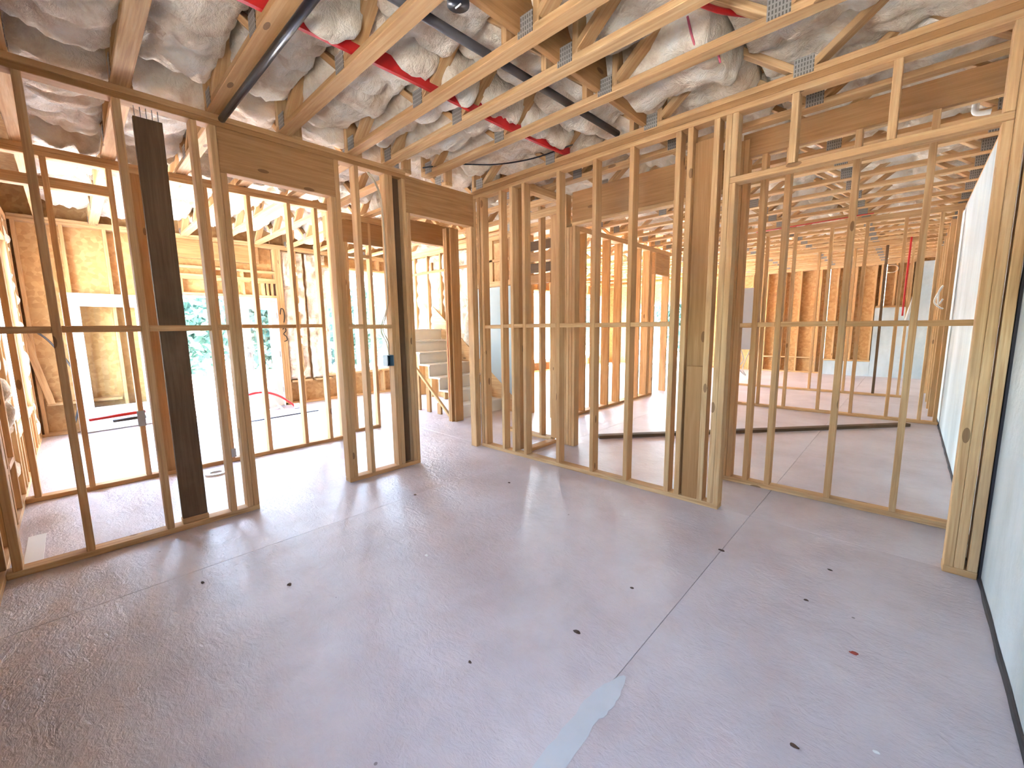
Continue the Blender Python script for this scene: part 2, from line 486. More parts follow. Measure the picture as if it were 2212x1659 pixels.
# A2: second wall x = -1.5
A2 = thing('stud_framing', 'sunlit stud partition behind the first wall, facing the open glazed door', 'stud wall', (-1.5, -2.2, 0))
box('bottom_plate', A2, -1.589, -1.5, -3.49, -.86, .0005, S)
box('top_plate', A2, -1.589, -1.5, -3.49, -.86, ZP, ZP+S-.001)
box('top_plate', A2, -1.589, -1.5, -3.49, -.86, ZP+S, ZP+2*S)
sA2 = [-3.42, -3.11, -2.74, -2.62, -2.08, -1.72, -1.34, -1.055, -.90]
for i, y in enumerate(sA2): stud_y(A2, -1.5, y, mats=BEAM if i == 3 else None)
box('stud', A2, -1.60, -1.50, -2.605, -2.52, S, ZP, BEAM)
blocks_y(A2, -1.5, [-2.08, -1.72, -1.34, -1.055], 1.385)
box('nail_plate', A2, -1.4995, -1.497, -2.77, -2.715, .50, .64, STEEL, 0)
box('nail_plate', A2, -1.4995, -1.497, -2.10, -2.05, .05, .14, STEEL, 0)
box('mid_rail', A2, -1.585, -1.502, -3.40, -2.74, 2.47, 2.55)
A3 = thing('stud_framing', 'narrow framed return beside the bright hall doorway, with a wooden header', 'stud wall', (-1.5, -.5, 0))
for y in (-.66, -.62, -.30): stud_y(A3, -1.72, y)
box('bottom_plate', A3, -1.80, -1.72, -.70, -.28, .0005, S)
box('header', A3, -1.80, -1.72, -.86, .10, 2.42, 2.69, BEAM)
box('rail', A3, -1.80, -1.72, -.60, -.30, 2.25, 2.29)
box('top_plate', A3, -1.81, -1.72, -.86, 1.0, ZP, ZP+2*S)
# hall header and post
Hp = thing('support_post', 'reddish wooden post streaked with orange spray paint at the hall doorway', 'post', (-1.25, .62, 0))
box('ply', Hp, -1.30, -1.262, .56, .70, .0005, 2.69, BEAM)
box('ply', Hp, -1.26, -1.222, .56, .70, .0005, 2.69, BEAM)
box('ply', Hp, -1.215, -1.18, .60, .74, .0005, 2.69, BEAM)
box('paint_streak', Hp, -1.2615, -1.2585, .554, .5595, .35, 1.45, REDPAINT, 0)
box('header', Hp, -1.55, -1.46, .02, .90, 2.50, 2.78, BEAM)

# ------------------------------------------------------------------ exterior walls
# wall_front: exterior wall y = -3.49 (runs behind the camera)
Fw = struct('wall_front')
def wall_along_x(par, yf, x0, x1, holes, z1=2.771, inward=-1, t=.012):
    """sheathing panels on the outside of studs; studs between yf and yf - .14"""
    ys0, ys1 = (yf-.14-t, yf-.14) if inward < 0 else (yf+.14, yf+.14+t)
    cuts = sorted({x0, x1, *[h for a in holes for h in a[:2]]})
    for a, b in zip(cuts[:-1], cuts[1:]):
        h = next((h for h in holes if h[0] <= a and b <= h[1]), None)
        n = max(1, round((b-a)/1.22))
        for k in range(n):
            u0, u1 = a+(b-a)*k/n, a+(b-a)*(k+1)/n-.003
            if h is None: box('sheathing_panel', par, u0, u1, ys0, ys1, -.2, 3.19, OSB, 0)
            else:
                if h[2] > 0: box('sheathing_panel', par, u0, u1, ys0, ys1, -.2, h[2], OSB, 0)
                box('sheathing_panel', par, u0, u1, ys0, ys1, h[3], 3.19, OSB, 0)
def wall_along_y(par, xf, y0, y1, holes, t=.012):
    xs0, xs1 = xf-.14-t, xf-.14
    cuts = sorted({y0, y1, *[h for a in holes for h in a[:2]]})
    for a, b in zip(cuts[:-1], cuts[1:]):
        h = next((h for h in holes if h[0] <= a and b <= h[1]), None)
        n = max(1, round((b-a)/1.22))
        for k in range(n):
            u0, u1 = a+(b-a)*k/n, a+(b-a)*(k+1)/n-.003
            if h is None: box('sheathing_panel', par, xs0, xs1, u0, u1, -.2, 3.19, OSB, 0)
            else:
                if h[2] > 0: box('sheathing_panel', par, xs0, xs1, u0, u1, -.2, h[2], OSB, 0)
                box('sheathing_panel', par, xs0, xs1, u0, u1, h[3], 3.19, OSB, 0)
WF = [(-3.95, -1.95, .50, 2.38), (2.2, 3.4, 1.25, 2.0)]  # second opening is cut for the added fill window
wall_along_x(Fw, -3.49, -4.75, 4.05, WF)
box('bottom_plate', Fw, -4.6, 3.84, -3.63, -3.49, .0005, S)
box('top_plate', Fw, -4.6, 3.84, -3.63, -3.49, ZP, ZP+2*S)
x = -4.55
while x < 3.8:
    h = next((h for h in WF if h[0]-.02 < x < h[1]+.02), None)
    if h is None: box('stud', Fw, x-S/2, x+S/2, -3.63, -3.49, S, ZP)
    else:
        box('stud', Fw, x-S/2, x+S/2, -3.63, -3.49, S, h[2]-S)
        box('cripple_stud', Fw, x-S/2, x+S/2, -3.63, -3.49, h[3]+S, ZP)
    x += .406
for h in WF:
    box('sill', Fw, h[0], h[1], -3.63, -3.49, h[2]-S, h[2]); box('lintel', Fw, h[0], h[1], -3.63, -3.49, h[3], h[3]+S)
    for xx in (h[0]-S/2-.001, h[1]+S/2+.001): box('stud', Fw, xx-S/2, xx+S/2, -3.628, -3.491, S, ZP)
x = -1.35
while x < -.1:
    box('blocking', Fw, x, x+.36, -3.628, -3.492, .40, .438); x += .406
def window(nm, x0, x1, y0, y1, z0, z1, along):
    """vinyl window unit filling an opening; along 'x' or 'y'"""
    wdw = struct(nm); f = .06
    if along == 'x':
        ym = (y0+y1)/2
        box('window_frame', wdw, x0, x0+f, y0, y1, z0, z1, WHITE); box('window_frame', wdw, x1-f, x1, y0, y1, z0, z1, WHITE)
        box('window_frame', wdw, x0+f, x1-f, y0, y1, z0, z0+f, WHITE); box('window_frame', wdw, x0+f, x1-f, y0, y1, z1-f, z1, WHITE)
        box('mullion', wdw, (x0+x1)/2-.025, (x0+x1)/2+.025, y0+.01, y1-.01, z0+f, z1-f, WHITE)
        for a, b in ((x0+f, (x0+x1)/2-.025), ((x0+x1)/2+.025, x1-f)): box('pane', wdw, a, b, ym-.003, ym+.003, z0+f, z1-f, GLASS, 0)
        portal((x0+x1)/2, (y0+y1)/2, (z0+z1)/2, x1-x0, z1-z0, (0, 1 if y0 < 0 else -1, 0))
    else:
        xm = (x0+x1)/2
        box('window_frame', wdw, x0, x1, y0, y0+f, z0, z1, WHITE); box('window_frame', wdw, x0, x1, y1-f, y1, z0, z1, WHITE)
        box('window_frame', wdw, x0, x1, y0+f, y1-f, z0, z0+f, WHITE); box('window_frame', wdw, x0, x1, y0+f, y1-f, z1-f, z1, WHITE)
        box('mullion', wdw, x0+.01, x1-.01, (y0+y1)/2-.025, (y0+y1)/2+.025, z0+f, z1-f, WHITE)
        for a, b in ((y0+f, (y0+y1)/2-.025), ((y0+y1)/2+.025, y1-f)): box('pane', wdw, xm-.003, xm+.003, a, b, z0+f, z1-f, GLASS, 0)
        portal((x0+x1)/2, (y0+y1)/2, (z0+z1)/2, y1-y0, z1-z0, (1, 0, 0))
    return wdw
window('window_1', -3.95, -1.95, -3.62, -3.54, .50, 2.38, 'x')
window('window_2', 2.2, 3.4, -3.62, -3.54, 1.25, 2.0, 'x')  # unseen window behind the camera, added to fill the room with light

# wall_outer: exterior wall x = -4.6 with the French doors
DX = -4.6
Gw = struct('wall_outer')
DOOR = (-2.28, -.55, 0, 1.90)
WO = [DOOR, (.25, 1.60, .5, 2.5), (2.2, 4.6, .3, 2.4), (5.0, 7.4, .3, 2.4), (7.8, 10.2, .3, 2.4)]
wall_along_y(Gw, DX, -3.65, 10.9, WO)
box('bottom_plate', Gw, DX-.14, DX, -3.49, -2.32, .0005, S); box('bottom_plate', Gw, DX-.14, DX, -.51, 10.8, .0005, S)
box('top_plate', Gw, DX-.14, DX, -3.49, 10.8, 2.73, 2.73+S-.001); box('top_plate', Gw, DX-.14, DX, -3.49, 10.8, 2.73+S, 2.73+2*S)
y = -3.45
ywall = []
while y < 10.7:
    h = next((h for h in WO if h[0]-.03 < y < h[1]+.03), None)
    if h is None: stud_y(Gw, DX, y, dep=.14, z1=2.73)
    elif h is not DOOR: stud_y(Gw, DX, y, dep=.14, z1=h[2]-S); stud_y(Gw, DX, y, dep=.14, z0=h[3]+S, z1=2.73, name='cripple_stud')
    y += .406
for h in WO[1:]:
    box('sill', Gw, DX-.14, DX, h[0], h[1], h[2]-S, h[2]); box('lintel', Gw, DX-.14, DX, h[0], h[1], h[3], h[3]+S)
for yy in (-2.30, -2.34, -.53, -.49, -.45): stud_y(Gw, DX, yy, dep=.14, z1=2.73)
box('header', Gw, DX-.07, DX+.012, -2.28, -.78, 2.455, 2.728, BEAM)
box('ledger', Gw, DX-.14, DX+.004, -2.28, -.55, 2.31, 2.348)
box('ledger', Gw, DX-.14, DX+.004, -2.28, -.55, 2.145, 2.183); box('ledger', Gw, DX-.14, DX+.004, -2.28, -.55, 2.184, 2.222)
box('lintel', Gw, DX-.14, DX, -2.28, -.55, 1.905, 1.943)
for yy in (-1.86, -1.45, -1.04, -.74, -.68, -.61): stud_y(Gw, DX, yy, dep=.14, z0=1.944, z1=2.144, name='cripple_stud')
for yy in (-1.45, -1.04): stud_y(Gw, DX, yy, dep=.14, z0=2.223, z1=2.309, name='cripple_stud')
box('header_back', Gw, DX-.139, DX-.10, -2.28, -.56, 1.945, 2.728, OSB)
for a, b in ((-3.03, -2.66), (-3.43, -3.06), (-.43, -.03), (.0, .36)):
    box('blocking', Gw, DX-.139, DX-.002, a+.02, b-.02, .40, .438)
box('brace', Gw, DX+.002, DX+.03, -3.47, -3.40, .42, 1.35, rz=0).rotation_euler = (.16, 0, 0)
CRAY = flat('black_crayon', (.03, .025, .025), .9)
for nm_, pts in (('crayon_mark', [(-.52, 1.62), (-.50, 1.72), (-.46, 1.70), (-.45, 1.58), (-.47, 1.48)]), ('crayon_mark', [(-.50, 1.36), (-.46, 1.39), (-.45, 1.33), (-.49, 1.28), (-.45, 1.23), (-.44, 1.17), (-.49, 1.15)])):
    tube(nm_, smooth_path([(DX+.003, a, b) for a, b in pts], 4), .008, CRAY, Gw, 5)
# door frame + leaves
d0 = struct('trim_1')
for a, b in ((-2.28, -2.25), (-.58, -.55)): box('door_jamb', d0, DX-.15, DX+.004, a, b, 0, 1.90, WHITE)
box('door_jamb', d0, DX-.15, DX+.004, -2.25, -.58, 1.87, 1.90, WHITE)
box('threshold', d0, DX-.16, DX+.02, -2.25, -.58, .0005, .022, STEEL)
portal(DX-.10, -1.415, .95, 1.67, 1.86, (1, 0, 0))
def leaf(nm, hinge, tip, h=1.86):
    dr = struct(nm)
    hx, hy = hinge; v = Vector((tip[0]-hx, tip[1]-hy, 0)); wlen = v.length; ang = math.atan2(v.y, v.x)
    dr.location = (hx, hy, 0); dr.rotation_euler.z = ang
    def lb(name, x0, x1, z0, z1, t=.044, mat=WHITE, bev=.004, y=0, par=None):
        o = bpy.data.objects.new(name, chamfer_box(x1-x0, t, z1-z0, mat, bev)); col.objects.link(o); o.parent = par or dr
        o.location = Vector(((x0+x1)/2, y, (z0+z1)/2))-(par.location if par else Vector()); return o
    st = .14
    s0 = lb('stile', 0, st, .02, h); s1 = lb('stile', wlen-st, wlen, .02, h)
    lb('rail', st, wlen-st, .02, .32); lb('rail', st, wlen-st, h-.15, h)
    for a in (st, wlen-st-.02): lb('glazing_bead', a, a+.02, .32, h-.15, .056)
    lb('glazing_bead', st+.02, wlen-st-.02, .32, .34, .056); lb('glazing_bead', st+.02, wlen-st-.02, h-.17, h-.15, .056)
    lb('pane', st+.02, wlen-st-.02, .34, h-.17, .006, GLASS, 0)
    for z in (.30, .93, 1.6): lb('hinge', -.012, .006, z-.05, z+.05, .05, STEEL, .001, 0, s0)
    for sgn in (-1, 1):
        lb('handle', wlen-.10, wlen-.05, .92, 1.0, .03, STEEL, .008, sgn*.035, s1); lb('lock', wlen-.095, wlen-.055, 1.06, 1.10, .02, STEEL, .006, sgn*.03, s1)
    return dr
leaf('door_1', (DX+.05, -2.27), (-4.43, -3.14))
leaf('door_2', (DX+.02, -.60), (-4.06, -1.26))
for i, h in enumerate(WO[1:]): window('window_%d' % (i+3), DX-.14, DX-.06, h[0], h[1], h[2], h[3], 'y')

# wall_far: y = 10.7
Kw = struct('wall_far')
WK = [(-3.6, -1.5, .0, 2.1)]
wall_along_x(Kw, 10.72, -4.75, 4.05, WK, inward=1)
box('stem_wall', Kw, 1.77, 2.80, 10.62, 10.85, -.19, .36, CONC); box('stem_wall', Kw, 2.801, 3.48, 10.62, 10.85, -.19, 1.70, CONC)
box('stem_wall', Kw, 3.481, 3.84, 10.62, 10.85, -.19, 2.73, CONC)
box('bottom_plate', Kw, -1.5, 1.769, 10.70, 10.84, .0005, S); box('sill_plate', Kw, 1.771, 2.799, 10.70, 10.84, .361, .399); box('sill_plate', Kw, 2.802, 3.48, 10.70, 10.84, 1.701, 1.739)
box('top_plate', Kw, -4.6, 3.48, 10.70, 10.84, 2.74, 2.815)
for xx in (-1.3, -.85, -.4, .05, .42, .85, 1.22, 1.66, 2.02, 2.38, 2.76): stud_x(Kw, 10.70, xx, .40 if xx > 1.77 else S, 2.74, .14)
for xx in (2.86, 3.12, 3.40): stud_x(Kw, 10.70, xx, 1.74, 2.74, .14)
for a, b in ((.07, .40), (.44, .83), (.87, 1.20), (1.24, 1.64)): box('blocking', Kw, a, b, 10.70, 10.83, .40, .438)
window('window_7', -3.6, -1.5, 10.74, 10.82, .0, 2.1, 'x')
Lw = thing('stud_framing', 'bare stud partition standing midway down the long far room', 'stud wall', (2.7, 4.55, 0))
box('bottom_plate', Lw, 1.2, 3.835, 4.55, 4.639, .0005, S); box('top_plate', Lw, 1.2, 3.835, 4.55, 4.639, ZP, ZP+2*S)
sL = [1.22, 1.355, 1.735, 2.10, 2.54, 2.93, 3.32, 3.65, 3.80]
for x in sL: stud_x(Lw, 4.55, x)
Mw = thing('stud_framing', 'bare stud partition near the far wall with its sill on the slab', 'stud wall', (2.2, 7.0, 0))
box('bottom_plate', Mw, .6, 3.5, 7.0, 7.089, .0005, S); box('top_plate', Mw, .6, 3.5, 7.0, 7.089, ZP, ZP+2*S)
for i, x in enumerate((.62, 1.16, 2.08, 2.62, 3.06, 3.40)): stud_x(Mw, 7.0, x, mats=DARKW if i == 4 else None)
# furring on the concrete wall in the far room
for k, y in enumerate((5.2, 5.95, 6.7, 7.9, 8.9, 9.8)):
    box('furring_stud', wr, 3.75, 3.839, y, y+S, .0005, 2.70)

# landing of the stair, knee wall, insulated stair wall
ST = thing('staircase', 'pale wooden stair with closed risers seen through the stud wall', 'staircase', (-1.3, 1.2, 0))
for k in range(7):
    x0 = -1.30-k*.26; z0 = k*.19
    box('riser', ST, x0-.02, x0, .80, 1.655, z0+.001, z0+.165, PALE)
    box('tread', ST, x0-.285, x0+.02, .80, 1.655, z0+.166, z0+.192, PALE)
V = [(-1.05, 1.657, 0), (-1.05, 1.657, .25), (-3.1, 1.657, 1.75), (-3.1, 1.657, 1.35), (-1.25, 1.657, 0)]
V = V+[(a, b+.018, c) for a, b, c in V]
mesh_obj('skirt_board', V, [(0, 1, 2, 3, 4), (9, 8, 7, 6, 5), (0, 5, 6, 1), (1, 6, 7, 2), (2, 7, 8, 3), (3, 8, 9, 4), (4, 9, 5, 0)], WOOD[0], ST)
KN = thing('knee_wall', 'sloped knee framing under the bright stair in the hall', 'stud wall', (-1.9, .77, 0))
sl_ = math.atan2(.70, .88)
o = box('sloped_plate', KN, -.85, .85, .755, .795, -.019, .019); o.location = Vector((-2.12, .775, .46))-KN.location; o.rotation_euler = (0, sl_, 0)
for x in (-1.80, -2.08, -2.36, -2.64): box('stud', KN, x-.045, x+.045, .757, .793, .0005, max(.1, (-1.54-x)*.795-.03), BEAM)
SW = struct('wall_stair')
box('sheathing_panel', SW, -4.6, -1.95, 1.82, 1.834, 0, 2.77, OSB, 0); box('sheathing_panel', SW, -1.948, -.90, 1.82, 1.834, 0, 2.77, OSB, 0)
for k, z in enumerate((1.96, 2.12, 2.28, 2.44)): box('soffit_board', SW, -.895, -.25, 1.60+.02*k, 1.64+.02*k, z, z+.13, DARKW if k % 2 else BEAM)
for x in (-4.5, -4.09, -3.69, -3.28, -2.87, -2.47, -2.06, -1.20, -.75, -.3): stud_x(SW, 1.68, x, z0=.0005, dep=.14)
box('top_plate', SW, -4.6, -.24, 1.68, 1.82, ZP, ZP+2*S)
box('drywall_panel', SW, -2.0, -.9, 1.662, 1.678, .03, 1.98, DRYW, .002)
box('ledge', SW, -2.0, -.9, 1.58, 1.70, 1.985, 2.06)
box('rail', SW, -4.5, -2.0, 1.64, 1.678, 2.36, 2.40, BEAM); box('rail', SW, -3.1, -3.06, 1.64, 1.678, 2.41, 2.55, BEAM)
box('rail', SW, -2.0, -.9, 1.60, 1.64, 2.36, 2.40); box('flat_stud', SW, -1.5, -1.40, 1.60, 1.64, 2.06, 2.69); box('flat_stud', SW, -1.05, -.95, 1.60, 1.64, 2.06, 2.69, BEAM)

# ------------------------------------------------------------------ insulation
def batt_mesh(lx, ly, th, seed, amp=.05, sag=.05, droop=None):
    """a fluffy batt, lying in XY, hanging down to -th (local), top at 0"""
    nx = max(8, int(lx/.032)); ny = 15
    V, Fc = [], []
    for lay in (0, 1):
        for i in range(nx+1):
            for j in range(ny+1):
                u = i/nx; v = j/ny
                x = (u-.5)*lx; y = (v-.5)*ly
                p = Vector((x*3.1+seed*7.7, y*3.6, seed*3.3))
                ex = min(1, min(u, 1-u)*lx/.08); ey = min(1, min(v, 1-v)*ly/.07)
                rnd = math.sqrt(max(0, 1-(1-ex)**2))*math.sqrt(max(0, 1-(1-ey)**2))
                if lay == 0:
                    n1 = noise.noise(p); n2 = noise.noise(Vector((p.x*1.9, p.y*.9, p.z+4)))
                    n3 = noise.noise(p*5.3); n4 = noise.noise(Vector((p.x*.8+7, p.y*2.6, p.z)))
                    cr = (1-min(1, abs(n2)*2.6))**2*.055 + (1-min(1, abs(n4)*3))**2*.03
                    z = -th*.55-rnd*(th*.45+sag*math.sin(math.pi*v)*(.5+.5*math.sin(math.pi*u))+amp*1.3*n1+amp*.32*n3-cr)
                    if droop and u > .72: z -= rnd*droop*((u-.72)/.28)**1.5
                else: z = -.01-.02*(1-rnd)
                wob = .016*noise.noise(Vector((x*9, y*9, seed)))
                V.append((x+wob, y*(1+.02*rnd)+wob, z))
    w1 = ny+1; o2 = (nx+1)*w1
    for i in range(nx):
        for j in range(ny):
            a = i*w1+j
            Fc.append((a, a+1, a+w1+1, a+w1)); Fc.append((o2+a, o2+a+w1, o2+a+w1+1, o2+a+1))
    for i in range(nx):
        a = i*w1; Fc.append((a, a+w1, o2+a+w1, o2+a)); a = i*w1+ny; Fc.append((a, o2+a, o2+a+w1, a+w1))
    for j in range(ny):
        Fc.append((j, o2+j, o2+j+1, j+1)); a = nx*w1+j; Fc.append((a, a+1, o2+a+1, o2+a))
    return V, Fc
def batt(label, cx, cy, zt, lx, ly, th, seed, rot=None, droop=None, tilt=0, group='ceiling insulation batts', amp=.05):
    V, Fc = batt_mesh(lx, ly, th, seed, amp, droop=droop)
    o = mesh_obj('insulation_batt', V, Fc, FIBER, None, True, (cx, cy, zt))
    o.rotation_euler = rot or (0, tilt, 0)
    return tag(o, label, 'insulation', group)

# ------------------------------------------------------------------ trusses
ZB = 2.772
TH = .40
def truss(label, y, x0, x1, detail=2, group='floor trusses'):
    t = thing('floor_truss', label, 'truss', (x0, y, ZB), group)
    bc = box('bottom_chord', t, x0, x1, y-D/2, y+D/2, ZB, ZB+S); tc = box('top_chord', t, x0, x1, y-D/2, y+D/2, ZB+TH-S, ZB+TH)
    n = max(2, round((x1-x0-.3)/.92)); st = (x1-x0-.24)/n; zb, zt = ZB+S, ZB+TH-S
    for e in (x0+.019, x1-.019): box('end_web', t, e-S/2, e+S/2, y-D/2+.001, y+D/2-.001, zb+.001, zt-.001)
    nodes = [x0+.12+st*k for k in range(n+1)]
    for k in range(n):
        xa, xm, xb = nodes[k], nodes[k]+st/2, nodes[k+1]
        for (p, q) in (((xa+.025, zb), (xm-.025, zt)), ((xb-.025, zb), (xm+.025, zt))):
            dx, dz = q[0]-p[0], q[1]-p[1]; ln = math.hypot(dx, dz)-.035
            o = link('web', chamfer_box(round(ln, 2), D-.006, S, WOOD[0]), t, ((p[0]+q[0])/2, y, (p[1]+q[1])/2))
            o.rotation_euler.y = -math.atan2(dz, dx)
    if detail > 1 and x0 > -.06:
        for xv in (1.80, 2.02):
            if abs(xv-1.92) < .2: box('chase_web', t, xv-S/2, xv+S/2, y-D/2+.003, y+D/2-.003, zb+.001, zt-.001)
    if detail:
        for k in range(n+1):
            for sg in ((-1, 1) if detail > 1 else (-1,)):
                box('gusset_plate', bc, nodes[k]-.05, nodes[k]+.05, y+sg*(D/2+.0013)-.001, y+sg*(D/2+.0013)+.001, ZB+.008, ZB+.105, PLATE, 0)
        if detail > 1:
            for k in range(n): box('gusset_plate', tc, nodes[k]+st/2-.06, nodes[k]+st/2+.06, y-D/2-.0023, y-D/2-.0003, ZB+TH-.09, ZB+TH-.005, PLATE, 0)
    return t
YN = [-3.22, -2.752, -2.292, -1.860, -1.345, -1.016, -.595, .045]
for i, y in enumerate(YN):
    nm = 'pale floor truss with steel plates over the bare room, %s from the exterior wall' % ORD[i] if i < 7 else 'floor truss bearing along the top of the back stud wall'
    truss(nm, y, -.042, 3.95)
YF = [.52+.487*k for k in range(21)]
for i, y in enumerate(YF):
    truss('wooden floor truss across the long far room, %s beyond the back stud wall' % ORD[i], y, -.09, 3.95, 2 if i < 4 else 1, 'far room trusses')
YL = [-3.22+.487*k for k in range(12)]
for i, y in enumerate(YL):
    truss('sunlit floor truss over the door room, %s from the exterior window wall' % ORD[i], y, -4.72, -.05, 2, 'door room trusses')
YG = [2.8+.487*k*2 for k in range(8)]
for i, y in enumerate(YG):
    truss('floor truss over the bright side room past the stair, %s from the stair' % ORD[i], y, -4.72, -.26, 1, 'side room trusses')

sd = 1
for i in range(len(YN)-1):
    a, b = YN[i], YN[i+1]; ly = (b-a)-.02
    xs = [(.02, 1.28), (1.30, 2.56), (2.58, 3.83)]
    for k, (u0, u1) in enumerate(xs):
        sd += 1
        th = R.uniform(.24, .33) if k == 0 else R.uniform(.17, .30)
        drp = .16 if (i, k) in ((0, 0), (2, 0), (3, 1)) else (R.choice([None, None, .08]))
        batt('fibreglass batt bulging between %s and %s room trusses, %s from the first stud wall' % (ORD[i], ORD[i+1], ORD[k]),
             (u0+u1)/2, (a+b)/2, 3.18, u1-u0, ly, th, sd, droop=drp, tilt=R.uniform(-.02, .02))
YF2 = [YN[-1]]+YF
for i in range(len(YF2)-1):
    a, b = YF2[i], YF2[i+1]
    if i > 14: break
    for k, (u0, u1) in enumerate(((.0, 1.27), (1.30, 2.55), (2.58, 3.83))):
        sd += 1
        batt('batt in %s truss bay past the back wall, %s' % (ORD[i], ('beside the long orange partition', 'over the middle of the far room', 'beside the concrete wall')[k]),
             (u0+u1)/2, (a+b)/2, 3.18, u1-u0, b-a-.02, R.uniform(.12, .24), sd, group='far room insulation')
for i in range(len(YL)-1):
    a, b = YL[i], YL[i+1]
    for k, (u0, u1) in enumerate(((-1.45, -.10), (-2.95, -1.48), (-4.55, -2.98))):
        sd += 1
        if i > 6 and k == 1: continue
        th = R.uniform(.16, .30)
        batt('sunlit batt over the door room, %s bay from window wall, %s' % (ORD[i], ('by the first stud wall', 'past the second stud wall', 'by the glazed door')[k]),
             (u0+u1)/2, (a+b)/2, 3.18, u1-u0, b-a-.02, th, sd, droop=R.choice([None, .1, .15]), group='door room insulation')
# batts standing in the outer walls
def wall_batt(par, cx, cy, z0, z1, wdt, face, seed):
    V, Fc = batt_mesh(z1-z0, wdt, .13, seed, .035, .02)
    o = mesh_obj('insulation_batt', V, Fc, FIBER, par, True, (cx, cy, (z0+z1)/2))
    # local x -> world z ; local -z -> facing
    zf = -Vector(face); xf = Vector((0, 0, 1)); yf = zf.cross(xf)
    o.rotation_euler = Matrix((xf, yf, zf)).transposed().to_euler()
    return o
for k, (yc) in enumerate((-.24, .17)):
    wall_batt(Gw, DX-.135, yc, .45, 2.72, .36, (1, 0, 0), 300+k)
for k, xc in enumerate((-4.29, -3.89, -3.485, -3.075, -2.67, -2.265)):
    wall_batt(SW, xc, 1.815, .0+max(0, (-1.6-xc)*.5), 2.69, .365, (0, -1, 0), 320+k)
wall_batt(Fw, -4.16, -3.625, .05, 2.69, .36, (0, 1, 0), 340)
wall_batt(Fw, -1.72, -3.625, .05, 2.69, .36, (0, 1, 0), 341)

# ------------------------------------------------------------------ ceiling services
tag(tube('drain_pipe', [(.03, -2.262, 2.735), (2.6, -2.235, 2.735)], .021, BLACKP, None, 14), 'glossy black pipe slung under the second truss of the room', 'pipe')
tag(tube('conduit', [(1.62, -2.2, 2.845), (1.66, .04, 2.845)], .024, GREYP, None, 12), 'dark grey pipe threaded through the room trusses near the red strap', 'pipe')
V = []
for y in [-2.72+.14*k for k in range(21)]:
    zc = 2.862+.008*math.sin(y*3.1); xx = 1.15+.012*math.sin(y*2.0+1)
    V += [(xx-.012, y, zc-.042), (xx+.012, y, zc-.042), (xx+.012, y, zc+.042), (xx-.012, y, zc+.042)]
Fc = [(4*i+k, 4*i+(k+1) % 4, 4*i+4+(k+1) % 4, 4*i+4+k) for i in range(20) for k in range(4)]+[(3, 2, 1, 0), (80, 81, 82, 83)]
tag(mesh_obj('red_strap', V, Fc, RED), 'flat red strap running across the trusses of the bare room', 'strap')
tag(tube('red_pipe', smooth_path([(2.50, -.86, 2.96), (2.62, -.66, 2.93), (2.72, -.45, 2.96)]), .014, RED), 'short red pipe poking out between batts above the wide opening', 'pipe')
tag(tube('pink_wire', smooth_path([(2.45, -.62, 3.0), (2.48, -.55, 2.86), (2.56, -.50, 2.84), (2.58, -.46, 2.78)]), .006, flat('pink_wire', (.5, .08, .12))), 'thin crimson wire dangling from the insulation near the last room truss', 'wire')
sb = thing('strongback', 'tan strongback board threaded edgewise through the room trusses', 'board', (1.9, -.9, 2.83))
box('board', sb, 1.885, 1.923, -2.1, .0, 2.812, 3.075, BEAM)
cup = thing('light_can', 'round black fixture cup hanging by the strongback at the top edge', 'light fixture', (1.90, -1.775, 2.75))
V, Fc = tube_data([(1.90, -1.775, 2.811), (1.90, -1.775, 2.752)], .05, 20)
mesh_obj('cup', [tuple(v) for v in V], Fc, BLACKP, cup, True)
V, Fc = tube_data([(1.882, -1.775, 2.749), (1.918, -1.775, 2.749)], .004, 6)
mesh_obj('filament_slot', [tuple(v) for v in V], Fc, WHITEP, cup, True)
cb = smooth_path([(.10, -.72, 2.80), (.25, -.45, 2.86), (.55, -.22, 2.84), (.9, -.10, 2.83), (1.3, -.06, 2.84)])
tag(tube('black_cable', cb, .006, BLACKP), 'thin black cable looping above the corner of the two stud walls', 'cable')

# wires and box on wall_left
for k, off in enumerate((0, .02)):
    tag(tube('wall_cable', smooth_path([(-.05, -1.20+off, 2.69), (-.045, -1.09+off*.5, 2.52), (-.04, -1.068+off*.3, 2.1), (-.04, -1.066+off*.3, 1.64), (-.04, -1.08, 1.50+off), (-.035, -1.13-off, 1.34), (-.035, -1.085-off, 1.22), (-.035, -1.085+off*.2, 1.10)]), .005, CABLE),
        ('yellowed cable running down the double stud to the small box', 'second yellowed cable, twisted beside the first, down the double stud')[k], 'cable')
eb = thing('outlet_box', 'small blue-grey electrical box on the double stud of the near wall', 'electrical box', (-.03, -1.09, 1.05))
box('back', eb, -.075, -.070, -1.128, -1.061, 1.0, 1.10, BLUEB)
for a, b in ((-1.128, -1.122), (-1.067, -1.061)): box('side', eb, -.07, .012, a, b, 1.0, 1.10, BLUEB)
for a, b in ((1.0, 1.006), (1.094, 1.10)): box('side', eb, -.07, .012, -1.1215, -1.0675, a, b, BLUEB)

